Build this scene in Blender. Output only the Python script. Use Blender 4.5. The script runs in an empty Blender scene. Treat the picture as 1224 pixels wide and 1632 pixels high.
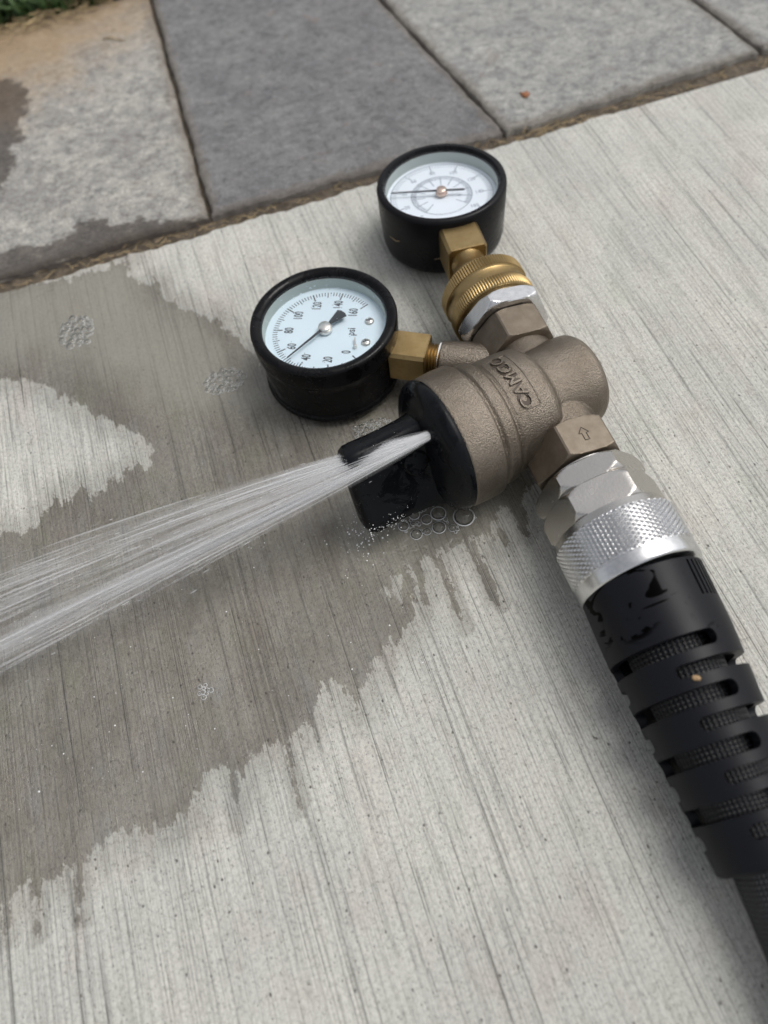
import bpy, bmesh, math, random
import numpy as np
from mathutils import Vector, Matrix
random.seed(7); rng = np.random.default_rng(7)
S = 0.001                      # everything below is written in millimetres
scene = bpy.context.scene
col = scene.collection

# ------------------------------------------------------------------ camera
cam_d = bpy.data.cameras.new('camera'); cam = bpy.data.objects.new('camera', cam_d); col.objects.link(cam)
cam.matrix_world = Matrix(((0.94355552, 0.3181446, -0.0921249, 0.0),
                           (-0.32327932, 0.82409093, -0.4651501, 0.0),
                           (-0.0720657, 0.46867702, 0.88042512, 0.230),
                           (0, 0, 0, 1)))
cam_d.sensor_width = 36; cam_d.lens = 26.47
cam_d.clip_start = 0.01; cam_d.clip_end = 500
cam_d.dof.use_dof = True; cam_d.dof.focus_distance = 0.246; cam_d.dof.aperture_fstop = 7.5
scene.camera = cam

# ------------------------------------------------------------------ light
SUN_EL, SUN_AZ = math.radians(62), math.radians(88)     # azimuth from +Y towards +X
w = bpy.data.worlds.new('World'); scene.world = w; w.use_nodes = True
nt = w.node_tree; bg = nt.nodes['Background']
sky = nt.nodes.new('ShaderNodeTexSky'); sky.sky_type = 'NISHITA'; sky.sun_disc = False
sky.sun_elevation = SUN_EL; sky.sun_rotation = SUN_AZ
sky.air_density = 1.0; sky.dust_density = 4.0; sky.ozone_density = 1.0
hs = nt.nodes.new('ShaderNodeHueSaturation'); hs.inputs['Saturation'].default_value = 0.22   # cloud cover greys the sky
nt.links.new(sky.outputs[0], hs.inputs['Color']); nt.links.new(hs.outputs[0], bg.inputs[0])
bg.inputs[1].default_value = 0.135
sun_d = bpy.data.lights.new('sun', 'SUN'); sun_d.energy = 1.15; sun_d.angle = math.radians(32); sun_d.color = (1, .975, .94)
sun = bpy.data.objects.new('sun', sun_d); col.objects.link(sun)
sdir = Vector((math.sin(SUN_AZ)*math.cos(SUN_EL), math.cos(SUN_AZ)*math.cos(SUN_EL), math.sin(SUN_EL)))
sun.rotation_euler = sdir.to_track_quat('Z', 'Y').to_euler()
scene.view_settings.view_transform = 'Standard'; scene.view_settings.look = 'None'
scene.view_settings.gamma = 1; scene.view_settings.use_curve_mapping = False
scene.view_settings.exposure = 0.2
scene.cycles.transparent_max_bounces = 64; scene.cycles.max_bounces = 16; scene.cycles.diffuse_bounces = 8
scene.cycles.use_denoising = True

# ------------------------------------------------------------------ measured outlines (mm on the ground)
WET = [(-112.5, 286.4), (-96.3, 284.7), (-80.0, 282.5), (-69.1, 280.7), (-67.2, 278.3), (-58.0, 280.4), (-49.6, 277.6), (-49.0, 281.4), (-39.8, 280.7), (-41.3, 270.1), (-32.1, 261.4), (-29.6, 250.3), (-25.2, 247.7), (-14.8, 232.9), (-10.9, 232.4), (-5.2, 217.4), (1.1, 201.0), (18.7, 190.5), (44.4, 190.0), (62.7, 169.3), (80.1, 149.6), (82.7, 122.1), (76.5, 113.5), (72.0, 109.8), (68.0, 107.2), (67.8, 108.8), (64.0, 106.4), (62.3, 107.8), (58.8, 104.0), (55.6, 100.6), (52.9, 97.1), (52.1, 99.9), (49.0, 99.6), (46.6, 101.0), (44.3, 100.4), (41.4, 100.5), (37.4, 100.5), (35.7, 99.5), (32.5, 95.8), (30.9, 100.0), (27.4, 95.3), (25.9, 99.0), (21.4, 92.7), (20.8, 97.1), (17.0, 94.4), (14.3, 93.0), (19.0, 89.0), (19.7, 81.8), (15.1, 77.9), (4.2, 71.0), (-6.5, 60.3), (-7.5, 67.9), (-12.4, 70.7), (-18.5, 63.6), (-26.3, 57.5), (-35.8, 58.9), (-45.2, 52.7), (-49.0, 56.9), (-53.9, 56.7), (-61.6, 47.5), (-73.1, 46.1), (-81.7, 50.5), (-89.7, 46.6), (-101.0, 43.7), (-109.9, 44.8), (-117.4, 41.0), (-133.4, 38.4), (-163.0, 65.1), (-175.1, 233.0)]
DRY = [(-115.6, 238.5), (-100.7, 234.1), (-88.5, 228.2), (-81.8, 220.8), (-75.3, 212.3), (-66.8, 202.4), (-58.4, 192.8), (-51.1, 185.3), (-49.0, 176.9), (-51.2, 170.5), (-57.9, 174.0), (-61.2, 168.6), (-66.5, 172.1), (-72.3, 164.5), (-76.9, 173.3), (-81.3, 166.6), (-86.7, 170.1), (-93.4, 161.7), (-102.5, 161.2), (-120.0, 167.9)]
FILM = [(-150.2, 300.3), (-96.3, 284.7), (-80.0, 282.5), (-69.1, 280.7), (-58.0, 280.4), (-39.8, 280.7), (-32.0, 254.4), (-15.7, 228.9), (-5.5, 205.5), (-3.5, 183.3), (-25.3, 185.8), (-44.8, 200.0), (-56.8, 218.0), (-74.8, 235.6), (-99.6, 245.8), (-150.5, 256.1)]
FILM2 = [(22.7, 154.5), (33.8, 158.4), (40.7, 150.3), (28.6, 116.1), (43.3, 118.3), (63.4, 110.5), (52.8, 101.7), (38.0, 104.3), (22.7, 99.5), (15.5, 110.9), (14.6, 129.4)]
PW = [(-101.5, 461.0), (-76.4, 435.7), (-67.9, 421.1), (-71.8, 403.2), (-77.7, 395.0), (-74.4, 384.4), (-82.3, 373.6), (-79.9, 366.5), (-88.0, 351.5), (-87.6, 342.9), (-108.7, 346.6)]
PW2 = [(-117.2, 300.4), (-85.7, 307.7), (-76.3, 302.3), (-67.8, 302.1), (-62.3, 307.4), (-50.7, 311.1), (-40.5, 302.2), (-28.8, 302.4), (-21.1, 293.8), (-15.9, 294.1), (-2.0, 290.6), (-4.2, 280.8), (-40.3, 285.9), (-117.7, 290.6)]
STREAKS = [[(46.0, 101.2), (49.0, 100.1), (49.1, 89.5), (48.9, 80.1), (49.2, 76.0), (47.9, 75.6), (46.7, 78.6), (46.4, 90.5)], [(34.5, 101.1), (36.5, 100.4), (36.2, 87.2), (35.4, 72.6), (34.6, 72.2), (33.9, 86.9)], [(27.4, 98.9), (29.0, 98.3), (26.6, 84.9), (24.8, 82.2), (25.5, 90.0)], [(-29.8, 57.8), (-27.8, 58.0), (-29.9, 38.1), (-30.6, 37.5)], [(-47.3, 55.3), (-45.8, 54.8), (-47.9, 40.8), (-48.6, 40.2)], [(-95.7, 45.3), (-93.7, 44.6), (-95.0, 30.9), (-95.9, 30.7)], [(-108.9, 46.4), (-106.6, 45.6), (-107.5, 31.2), (-108.4, 30.7)], [(-116.5, 44.0), (-114.7, 43.4), (-115.6, 32.3), (-116.6, 32.7)], [(68.8, 111.1), (70.4, 110.5), (67.5, 96.0), (66.4, 95.2)], [(56.8, 101.4), (59.6, 101.6), (59.4, 94.6), (57.8, 94.2)], [(-31.3, 265.8), (-29.5, 260.3), (-30.4, 246.1), (-32.0, 248.7)], [(65.4, 109.7), (68.0, 109.3), (67.9, 102.2), (66.3, 95.0), (65.0, 95.0), (65.1, 102.6)], [(21.6, 96.3), (25.3, 97.3), (20.2, 80.4), (16.7, 79.5)]]
BUB = [(49.1, 109.9, 3.52), (41.4, 114.2, 2.57), (39.7, 109.1, 2.28), (33.5, 116.7, 1.86), (36.8, 113.5, 1.86), (31.6, 109.4, 1.99), (35.4, 109.1, 1.37), (43.9, 107.2, 1.33), (28.6, 113.9, 1.86), (40.1, 119.2, 1.37), (37.2, 120.0, 1.04), (34.4, 119.7, 1.16), (37.3, 117.5, 0.83), (32.0, 113.7, 0.91), (42.9, 111.1, 0.75), (33.7, 112.5, 0.58)]

# ------------------------------------------------------------------ helpers
class NT:
    """small node-tree writer"""
    def __init__(s, name):
        s.m = bpy.data.materials.new(name); s.m.use_nodes = True
        s.t = s.m.node_tree; s.t.nodes.clear()
        s.out = s.n('ShaderNodeOutputMaterial'); s.co = s.n('ShaderNodeTexCoord').outputs['Object']
    def n(s, typ, **kw):
        nd = s.t.nodes.new(typ)
        for k, v in kw.items(): setattr(nd, k, v)
        return nd
    def put(s, sock, v):
        if isinstance(v, bpy.types.NodeSocket): s.t.links.new(v, sock)
        elif isinstance(v, (tuple, list)) and len(v) == 3 and sock.type == 'RGBA': sock.default_value = (*v, 1)
        else: sock.default_value = v
    def mm(s, sx=1, sy=1, sz=1, loc=(0, 0, 0)):
        m = s.n('ShaderNodeMapping'); s.put(m.inputs[0], s.co)
        m.inputs['Scale'].default_value = (1000*sx, 1000*sy, 1000*sz); m.inputs['Location'].default_value = loc
        return m.outputs[0]
    def noise(s, vec, scale=1.0, detail=3.0, rough=.5, dist=0.0):
        t = s.n('ShaderNodeTexNoise'); s.put(t.inputs['Vector'], vec); t.inputs['Scale'].default_value = scale
        t.inputs['Detail'].default_value = detail; t.inputs['Roughness'].default_value = rough; t.inputs['Distortion'].default_value = dist
        return t.outputs['Fac']
    def voro(s, vec, scale=1.0):
        t = s.n('ShaderNodeTexVoronoi'); s.put(t.inputs['Vector'], vec); t.inputs['Scale'].default_value = scale
        return t.outputs['Distance'], t.outputs['Color']
    def math(s, op, a, b=0.0, c=0.0, clamp=False):
        m = s.n('ShaderNodeMath', operation=op, use_clamp=clamp)
        s.put(m.inputs[0], a); s.put(m.inputs[1], b); s.put(m.inputs[2], c); return m.outputs[0]
    def step(s, v, a, b, lo=0.0, hi=1.0):
        m = s.n('ShaderNodeMapRange', interpolation_type='SMOOTHSTEP'); s.put(m.inputs[0], v)
        for i, x in ((1, a), (2, b), (3, lo), (4, hi)): m.inputs[i].default_value = x
        return m.outputs[0]
    def mix(s, f, a, b, mode='MIX'):
        m = s.n('ShaderNodeMix', data_type='RGBA', blend_type=mode)
        s.put(m.inputs[0], f); s.put(m.inputs[6], a); s.put(m.inputs[7], b); return m.outputs[2]
    def fmix(s, f, a, b):
        m = s.n('ShaderNodeMix', data_type='FLOAT'); s.put(m.inputs[0], f); s.put(m.inputs[2], a); s.put(m.inputs[3], b); return m.outputs[0]
    def attr(s, name): return s.n('ShaderNodeAttribute', attribute_name=name).outputs['Fac']
    def bump(s, h, dist, strength=1.0, nrm=None):
        b = s.n('ShaderNodeBump'); s.put(b.inputs['Height'], h); s.put(b.inputs['Distance'], dist); s.put(b.inputs['Strength'], strength)
        if nrm is not None: s.put(b.inputs['Normal'], nrm)
        return b.outputs[0]
    def pbr(s, **kw):
        p = s.n('ShaderNodeBsdfPrincipled')
        for k, v in kw.items(): s.put(p.inputs[k.replace('_', ' ')], v)
        s.t.links.new(p.outputs[0], s.out.inputs[0]); return s.m

def frame(o, d, xh):
    z = Vector(d).normalized(); x = Vector(xh); x = (x - z*x.dot(z)).normalized(); y = z.cross(x)
    m = Matrix((x, y, z)).transposed().to_4x4(); m.translation = Vector(o); return m
I4 = Matrix.Identity(4)
BASE = {}
def thing(name, label, cat, loc=(0, 0, 0), rot=None, group=None):
    o = bpy.data.objects.new(name, None); col.objects.link(o); o.empty_display_size = .01
    o.location = Vector(loc)*S
    if rot is not None: o.rotation_euler = rot
    o['label'] = label; o['category'] = cat
    if group: o['group'] = group
    BASE[o.name] = Vector(loc) if rot is None else Vector((0, 0, 0))
    return o
def obj(name, geo, mat, parent=None, M=I4, smooth=40, label=None, attrs=None):
    """geo = (verts, faces) in mm, M takes them to the space of the thing (world mm minus the thing's base)"""
    V, F = geo
    b = BASE[parent.name] if parent else Vector((0, 0, 0))
    me = bpy.data.meshes.new(name)
    A = np.array(V, float)
    R = np.array(M)[:3, :3]; T = np.array(M)[:3, 3]
    A = (A @ R.T + T - np.array(b))*S
    me.from_pydata(A.tolist(), [], F); me.update()
    if attrs:
        for k, v in attrs.items():
            a = me.attributes.new(k, 'FLOAT', 'POINT'); a.data.foreach_set('value', np.asarray(v, dtype=np.float32))
    if smooth is not None:
        me.shade_smooth()
        if smooth < 180: me.set_sharp_from_angle(angle=math.radians(smooth))
    me.materials.append(mat)
    o = bpy.data.objects.new(name, me); col.objects.link(o)
    if parent: o.parent = parent; BASE[o.name] = b
    if label: o['label'] = label
    return o
def join(*geos):
    V, F = [], []
    for v, f in geos:
        k = len(V); V += [tuple(p) for p in v]; F += [tuple(i+k for i in q) for q in f]
    return V, F
def xf(geo, M): return [tuple(M @ Vector(v)) for v in geo[0]], geo[1]
def rings(rows, closed=True, caps=(True, True)):
    """rows: list of rings with the same number of points"""
    n = len(rows[0]); V = [p for r in rows for p in r]; F = []
    for i in range(len(rows)-1):
        for j in range(n if closed else n-1):
            k = (j+1) % n; F.append((i*n+j, i*n+k, (i+1)*n+k, (i+1)*n+j))
    if caps[0]: F.append(tuple(range(n))[::-1])
    if caps[1]: F.append(tuple(range((len(rows)-1)*n, len(rows)*n)))
    return V, F
def lathe(prof, n=96, rf=None):
    """prof: (z, r) rows; rf(phi, z, r) may reshape the radius"""
    rows = []
    for z, r in prof:
        r = max(r, 1e-3); row = []
        for j in range(n):
            p = 2*math.pi*j/n; q = rf(p, z, r) if rf else r
            row.append((q*math.cos(p), q*math.sin(p), z))
        rows.append(row)
    return rings(rows)
def ring_band(prof, n=96, rf=None):
    """closed profile loop (z, r) swept round: a tube wall"""
    rows = []
    for z, r in prof:
        rows.append([((rf(2*math.pi*j/n, z, r) if rf else r)*math.cos(2*math.pi*j/n), (rf(2*math.pi*j/n, z, r) if rf else r)*math.sin(2*math.pi*j/n), z) for j in range(n)])
    return rings(rows + [rows[0]], caps=(False, False))
def hexnut(z0, z1, af, roll=0.0, ch=1.6, round_=0.0, hole=0):
    """hexagon with turned chamfers: the smaller of prism and cone"""
    a = af/2; Rv = a/math.cos(math.pi/6); n = 144
    def rf(p, z, r):
        t = (p - math.pi/2 - roll + math.pi/6) % (math.pi/3) - math.pi/6
        return min(a/math.cos(t), r)
    L = z1-z0; k = (Rv-a)
    zs = []
    for i in range(9): zs.append((z0+ch*i/8, a*.985 + (k*1.05+a*.015)*math.sqrt(i/8)))
    for i in range(9): zs.append((z1-ch+ch*i/8, a*.985 + (k*1.05+a*.015)*math.sqrt(1-i/8)))
    return lathe([(z0, 0)] + zs + [(z1, 0)], n, rf)
def tube(path, r, n=12, caps=True):
    rows = []; path = [Vector(p) for p in path]
    up = Vector((0.13, .21, 1)).normalized()
    for i, p in enumerate(path):
        d = (path[min(i+1, len(path)-1)] - path[max(i-1, 0)]).normalized()
        x = d.cross(up)
        if x.length < .05: x = d.cross(Vector((1, 0, 0)))
        x.normalize(); y = x.cross(d); q = r(i/(len(path)-1)) if callable(r) else r
        rows.append([tuple(p + x*q*math.cos(2*math.pi*j/n) + y*q*math.sin(2*math.pi*j/n)) for j in range(n)])
    return rings(rows, caps=(caps, caps))
def box(x0, x1, y0, y1, z0, z1):
    V = [(x, y, z) for z in (z0, z1) for y in (y0, y1) for x in (x0, x1)]
    return V, [(0, 2, 3, 1), (4, 5, 7, 6), (0, 1, 5, 4), (2, 6, 7, 3), (0, 4, 6, 2), (1, 3, 7, 5)]
def disc(r, z, n=96, r0=0):
    if r0 == 0: return [(r*math.cos(2*math.pi*j/n), r*math.sin(2*math.pi*j/n), z) for j in range(n)], [tuple(range(n))]
    rows = [[(q*math.cos(2*math.pi*j/n), q*math.sin(2*math.pi*j/n), z) for j in range(n)] for q in (r0, r)]
    return rings(rows, caps=(False, False))
def ball(c, r, n=10, squash=1.0, half=False):
    rows = []
    m = n//2
    for i in range(m+1):
        t = math.pi*(i/m)*(0.5 if half else 1)
        rows.append([(c[0]+r*math.sin(t)*math.cos(2*math.pi*j/n), c[1]+r*math.sin(t)*math.sin(2*math.pi*j/n), c[2]+r*squash*math.cos(t)) for j in range(n)])
    rows[0] = [(p[0]+1e-4*math.cos(j), p[1]+1e-4*math.sin(j), p[2]) for j, p in enumerate(rows[0])]
    V, F = rings(rows, caps=(False, False)); return V, [f[::-1] for f in F]
def text(s, h, extrude=0.0, cond=1.0, bold=0.0):
    """letters as mesh, centred, cap height about h"""
    c = bpy.data.curves.new('lettering', 'FONT'); c.body = s; c.size = 1; c.align_x = 'CENTER'; c.align_y = 'CENTER'
    c.extrude = extrude; c.offset = bold; c.resolution_u = 3
    o = bpy.data.objects.new('lettering', c); col.objects.link(o)
    dg = bpy.context.evaluated_depsgraph_get(); dg.update()
    me = bpy.data.meshes.new_from_object(o.evaluated_get(dg))
    V = np.array([tuple(v.co) for v in me.vertices]); F = [tuple(p.vertices) for p in me.polygons]
    bpy.data.objects.remove(o); bpy.data.curves.remove(c); bpy.data.meshes.remove(me)
    k = h/(V[:, 1].max()-V[:, 1].min()) if len(V) else 1
    V[:, 0] -= (V[:, 0].max()+V[:, 0].min())/2; V[:, 1] -= (V[:, 1].max()+V[:, 1].min())/2
    V[:, :2] *= k; V[:, 0] *= cond
    return V.tolist(), F
def at2(geo, x, y, z, a=0.0):
    c, s = math.cos(a), math.sin(a)
    return [(x+c*v[0]-s*v[1], y+s*v[0]+c*v[1], z+(v[2] if len(v) > 2 else 0)) for v in geo[0]], geo[1]
def evaluated(o):
    dg = bpy.context.evaluated_depsgraph_get(); dg.update()
    me = bpy.data.meshes.new_from_object(o.evaluated_get(dg)); old = o.data
    o.modifiers.clear(); o.data = me; nm = old.name; bpy.data.meshes.remove(old); me.name = nm
def cut(o, cutters):
    """boolean away a list of closed cutters"""
    tmp = []
    for g in cutters:
        c = obj('cutter', g, o.data.materials[0], smooth=None); tmp.append(c)
        md = o.modifiers.new('cut', 'BOOLEAN'); md.operation = 'DIFFERENCE'; md.object = c; md.solver = 'EXACT'
    for q in tmp + [o]:
        bm = bmesh.new(); bm.from_mesh(q.data); bmesh.ops.recalc_face_normals(bm, faces=bm.faces[:]); bm.to_mesh(q.data); bm.free()
    evaluated(o)
    for c in tmp:
        me = c.data; bpy.data.objects.remove(c); bpy.data.meshes.remove(me)
    o.data.shade_smooth(); o.data.set_sharp_from_angle(angle=math.radians(35))
def sdf(P, poly):
    """signed distance to a polygon, positive inside"""
    P = np.asarray(P); A = np.array(poly); B = np.roll(A, -1, 0)
    d2 = np.full(len(P), 1e18); ins = np.zeros(len(P), bool)
    for a, b in zip(A, B):
        e = b-a; w_ = P-a; t = np.clip((w_@e)/(e@e+1e-9), 0, 1); q = w_-t[:, None]*e
        d2 = np.minimum(d2, (q*q).sum(1))
        c = ((a[1] > P[:, 1]) != (b[1] > P[:, 1]))
        xi = a[0] + (P[:, 1]-a[1])/(b[1]-a[1]+1e-12)*(b[0]-a[0]); ins ^= c & (P[:, 0] < xi)
    d = np.sqrt(d2); return np.where(ins, d, -d)

# ------------------------------------------------------------------ materials
def mat_concrete():
    t = NT('broomed_concrete')
    wob = t.noise(t.mm(.035, .006), 1, 2)
    vec = t.n('ShaderNodeVectorMath', operation='ADD'); cx = t.n('ShaderNodeCombineXYZ')
    t.put(cx.inputs[0], t.math('MULTIPLY', t.math('SUBTRACT', wob, .5), 3.2)); t.put(vec.inputs[0], t.mm()); t.put(vec.inputs[1], cx.outputs[0])
    def streak(kx, ky, det, ro, off=0.0):
        m = t.n('ShaderNodeMapping'); t.put(m.inputs[0], vec.outputs[0]); m.inputs['Scale'].default_value = (kx, ky, 1); m.inputs['Location'].default_value = (off, off, 0)
        return t.noise(m.outputs[0], 1, det, ro)
    sx = t.n('ShaderNodeSeparateXYZ'); t.put(sx.inputs[0], vec.outputs[0]); bx = sx.outputs[0]
    def comb1(k, det, ro, off):                      # one value per broom bristle: the same all along the stroke
        m = t.n('ShaderNodeTexNoise', noise_dimensions='1D'); t.put(m.inputs['W'], t.math('ADD', bx, off)); m.inputs['Scale'].default_value = k
        m.inputs['Detail'].default_value = det; m.inputs['Roughness'].default_value = ro; return m.outputs['Fac']
    along = streak(.28, .016, 4, .68, 3); along2 = streak(.8, .04, 4, .7, 8); patch = streak(.035, .007, 3, .6, 12)
    fine = comb1(1.15, 4, .75, 5.0)
    fine = t.math('ADD', fine, t.math('MULTIPLY', t.math('SUBTRACT', along2, .5), .60))
    l1 = t.math('ABSOLUTE', t.math('SUBTRACT', comb1(.42, 3, .6, 31.0), .5))
    thin = t.math('MULTIPLY', t.step(l1, .004, .022, 1, 0), t.step(along, .46, .66))
    l2 = t.math('ABSOLUTE', t.math('SUBTRACT', comb1(.95, 3, .6, 90.0), .5))
    hair = t.math('MULTIPLY', t.step(l2, .010, .055, 1, 0), t.step(along2, .42, .62))
    l3 = t.math('ABSOLUTE', t.math('SUBTRACT', comb1(.085, 4, .62, 63.0), .5))
    crack = t.math('MULTIPLY', t.step(l3, .0008, .0040, 1, 0), t.step(along, .42, .58))
    combm = t.step(patch, .42, .62)
    big = t.noise(t.mm(.022, .016), 1, 4, .6)
    tint = t.noise(t.mm(.05, .03, 1, (40, 9, 0)), 1, 5, .65)
    grain = t.noise(t.mm(.95, .75), 1, 7, .85)
    speck = t.noise(t.mm(.40, .26, 1, (3, 8, 0)), 1, 5, .75)
    pd, pc = t.voro(t.mm(.36, .26), 1)
    prnd = t.n('ShaderNodeSeparateColor'); t.put(prnd.inputs[0], pc)
    pit = t.math('MULTIPLY', t.step(t.math('ADD', pd, t.math('MULTIPLY', t.math('SUBTRACT', grain, .5), .35)), .06, .16, 1, 0), t.step(prnd.outputs[0], .52, .70))
    pd2, pc2 = t.voro(t.mm(1.05, .75, 1, (5, 1, 0)), 1)
    prn2 = t.n('ShaderNodeSeparateColor'); t.put(prn2.inputs[0], pc2)
    pit2 = t.math('MULTIPLY', t.step(pd2, .12, .34, 1, 0), t.step(prn2.outputs[1], .60, .76))
    c = t.mix(t.step(big, .30, .70), (.655, .645, .585), (.545, .548, .505))
    c = t.mix(t.math('MULTIPLY', t.step(tint, .50, .72), .5), c, (.54, .475, .43))
    c = t.mix(t.math('MULTIPLY', t.step(tint, .46, .30), .5), c, (.46, .485, .42))
    c = t.mix(t.math('MULTIPLY', t.math('MULTIPLY', t.step(fine, .50, .30), t.math('MULTIPLY_ADD', combm, .6, .4)), .60), c, (.25, .24, .215))
    c = t.mix(t.math('MULTIPLY', t.step(fine, .58, .74), .2), c, (.70, .68, .62))
    c = t.mix(t.math('MULTIPLY', t.step(grain, .52, .37), .58), c, (.19, .18, .16))
    c = t.mix(t.math('MULTIPLY', t.step(grain, .53, .66), .42), c, (.76, .74, .68))
    c = t.mix(t.math('MULTIPLY', t.step(speck, .55, .66), .40), c, (.30, .28, .25))
    c = t.mix(t.math('MULTIPLY', thin, .72), c, (.15, .145, .13))
    c = t.mix(t.math('MULTIPLY', hair, .62), c, (.18, .17, .155))
    c = t.mix(t.math('MULTIPLY', crack, .80), c, (.085, .08, .07))
    c = t.mix(t.math('MULTIPLY', pit, .88), c, (.10, .09, .08))
    c = t.mix(t.math('MULTIPLY', pit2, .55), c, (.15, .14, .125))
    # water: signed distances kept on the mesh, edge feathered along the broom lines
    sd = t.attr('wet')
    edge = t.math('ADD', t.math('MULTIPLY', t.math('SUBTRACT', streak(.40, .022, 5, .68, 55), .5), 10.0),
                  t.math('MULTIPLY', t.math('SUBTRACT', t.noise(t.mm(.26, .17), 1, 6, .74), .5), 13.0))
    sd2 = t.math('ADD', sd, edge)
    wet = t.step(sd2, -.5, .9)
    damp = t.math('MULTIPLY', t.step(t.math('ADD', sd2, t.math('MULTIPLY', t.math('SUBTRACT', t.noise(t.mm(.2, .05), 1, 5, .7), .5), 16)), -13, -1), .38)
    soak = t.math('MAXIMUM', wet, damp)
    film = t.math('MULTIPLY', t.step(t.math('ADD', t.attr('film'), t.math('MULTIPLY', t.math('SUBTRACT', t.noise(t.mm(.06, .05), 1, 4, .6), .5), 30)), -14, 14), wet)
    wv = t.noise(t.mm(.045, .02, 1, (21, 4, 0)), 1, 6, .7)
    cw = t.mix(1.0, c, t.mix(t.step(wv, .32, .68), (.245, .222, .195), (.37, .352, .325)), 'MULTIPLY')
    wv2 = t.noise(t.mm(.075, .035, 1, (5, 61, 0)), 1, 5, .68)
    cw = t.mix(t.math('MULTIPLY', t.step(wv2, .54, .68), .55), cw, t.mix(1.0, c, (.31, .305, .315), 'MULTIPLY'))  # lilac here, olive next: patchy sheen put into the wet colour
    cw = t.mix(t.math('MULTIPLY', t.step(wv2, .46, .32), .55), cw, t.mix(1.0, c, (.27, .262, .205), 'MULTIPLY'))
    cw = t.mix(film, cw, t.mix(1.0, t.mix(.5, c, (.5, .49, .45)), (.44, .43, .395), 'MULTIPLY'))  # paler where the film lies: sky sheen put into the base colour
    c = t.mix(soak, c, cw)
    rel = t.math('ADD', t.math('MULTIPLY', fine, .8), t.math('ADD', t.math('MULTIPLY', t.math('MULTIPLY', fine, combm), .5), t.math('MULTIPLY', grain, 1.3)))
    rel = t.math('SUBTRACT', rel, t.math('ADD', t.math('MULTIPLY', t.math('ADD', crack, t.math('MULTIPLY', t.math('ADD', thin, hair), .5)), .6), t.math('ADD', t.math('MULTIPLY', pit, .9), t.math('MULTIPLY', pit2, .5))))
    amt = t.fmix(film, t.fmix(wet, .55, .36), .06)
    b1 = t.bump(rel, .0011, amt)
    ripple = t.noise(t.mm(.22, .18), 1, 4, .62, .8)
    b2 = t.bump(ripple, .0012, t.fmix(film, t.math('MULTIPLY', wet, .30), .34), b1)
    r = t.fmix(wet, t.fmix(damp, .85, .7), t.fmix(t.step(t.noise(t.mm(.10, .045, 1, (2, 9, 0)), 1, 5, .7), .36, .64), .13, .42))
    r = t.fmix(film, r, .07)
    return t.pbr(Base_Color=c, Roughness=r, Normal=b2, IOR=t.fmix(wet, 1.45, 1.5))

def mat_paver(name, light, dark, tan=0.0, seed=0, con=1.0):
    t = NT(name); L = (seed*13.7, seed*7.1, 0)
    a = t.noise(t.mm(.04, .045, .05, L), 1, 7, .74); g = t.noise(t.mm(.21, .24, .24, L), 1, 8, .82)
    f = t.noise(t.mm(1.3, 1.3, 1.3, L), 1, 4, .7); s = t.noise(t.mm(.11, .13, .1, L), 1, 5, .66, .5)
    c = t.mix(t.step(a, .34, .66), dark, light)
    c = t.mix(t.math('MULTIPLY', t.step(g, .54, .36), .75*con), c, tuple(x*.5 for x in dark))
    c = t.mix(t.math('MULTIPLY', t.step(g, .54, .68), .75*con), c, tuple(min(1, x*1.35) for x in light))
    c = t.mix(t.math('MULTIPLY', t.step(f, .56, .38), .55*con), c, tuple(x*.55 for x in dark))
    c = t.mix(t.math('MULTIPLY', t.step(s, .57, .74), .55), c, (.30, .235, .20))
    c = t.mix(t.math('MULTIPLY', t.step(s, .42, .28), .5), c, (.15, .155, .17))
    if tan:
        sep = t.n('ShaderNodeSeparateXYZ'); t.put(sep.inputs[0], t.mm())
        k = t.math('SUBTRACT', t.math('MULTIPLY', sep.outputs[1], 1), t.math('MULTIPLY', sep.outputs[0], .55))
        k = t.math('ADD', k, t.math('MULTIPLY', t.math('SUBTRACT', a, .5), 120))
        c = t.mix(t.math('MULTIPLY', t.step(k, 415, 505), tan), c, (.46, .31, .165), 'MIX')
    ed = t.attr('rim')
    c = t.mix(t.math('MULTIPLY', t.step(t.math('ADD', ed, t.math('MULTIPLY', t.math('SUBTRACT', s, .5), 12)), 7, 0), .55), c, (.20, .16, .12))
    wt = t.math('ADD', t.attr('wet'), t.math('MULTIPLY', t.math('SUBTRACT', t.noise(t.mm(.14, .16), 1, 5, .7), .5), 22))
    wt = t.step(wt, -1.2, 1.4)
    c = t.mix(wt, c, t.mix(1.0, c, (.36, .33, .31), 'MULTIPLY'))
    h = t.math('ADD', t.math('MULTIPLY', g, 1.4), t.math('MULTIPLY', s, 1.2))
    return t.pbr(Base_Color=c, Roughness=t.fmix(wt, .85, .5), Normal=t.bump(h, .0032, .8))

def mat_simple(name, c, rough, metal=0.0, bump=None, var=0.0, vscale=.3, **kw):
    t = NT(name); cc = c
    if var:
        n_ = t.noise(t.mm(vscale, vscale, vscale), 1, 5, .65)
        cc = t.mix(t.step(n_, .3, .7), tuple(x*(1-var) for x in c), tuple(min(1, x*(1+var)) for x in c))
        rough = t.fmix(n_, rough*.7, min(1, rough*1.3))
    d = dict(Base_Color=cc, Roughness=rough, Metallic=metal)
    if bump:
        sc, dist, st = bump
        d['Normal'] = t.bump(t.noise(t.mm(sc, sc, sc), 1, 3, .6), dist*S, st)
    d.update(kw); return t.pbr(**d)

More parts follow.
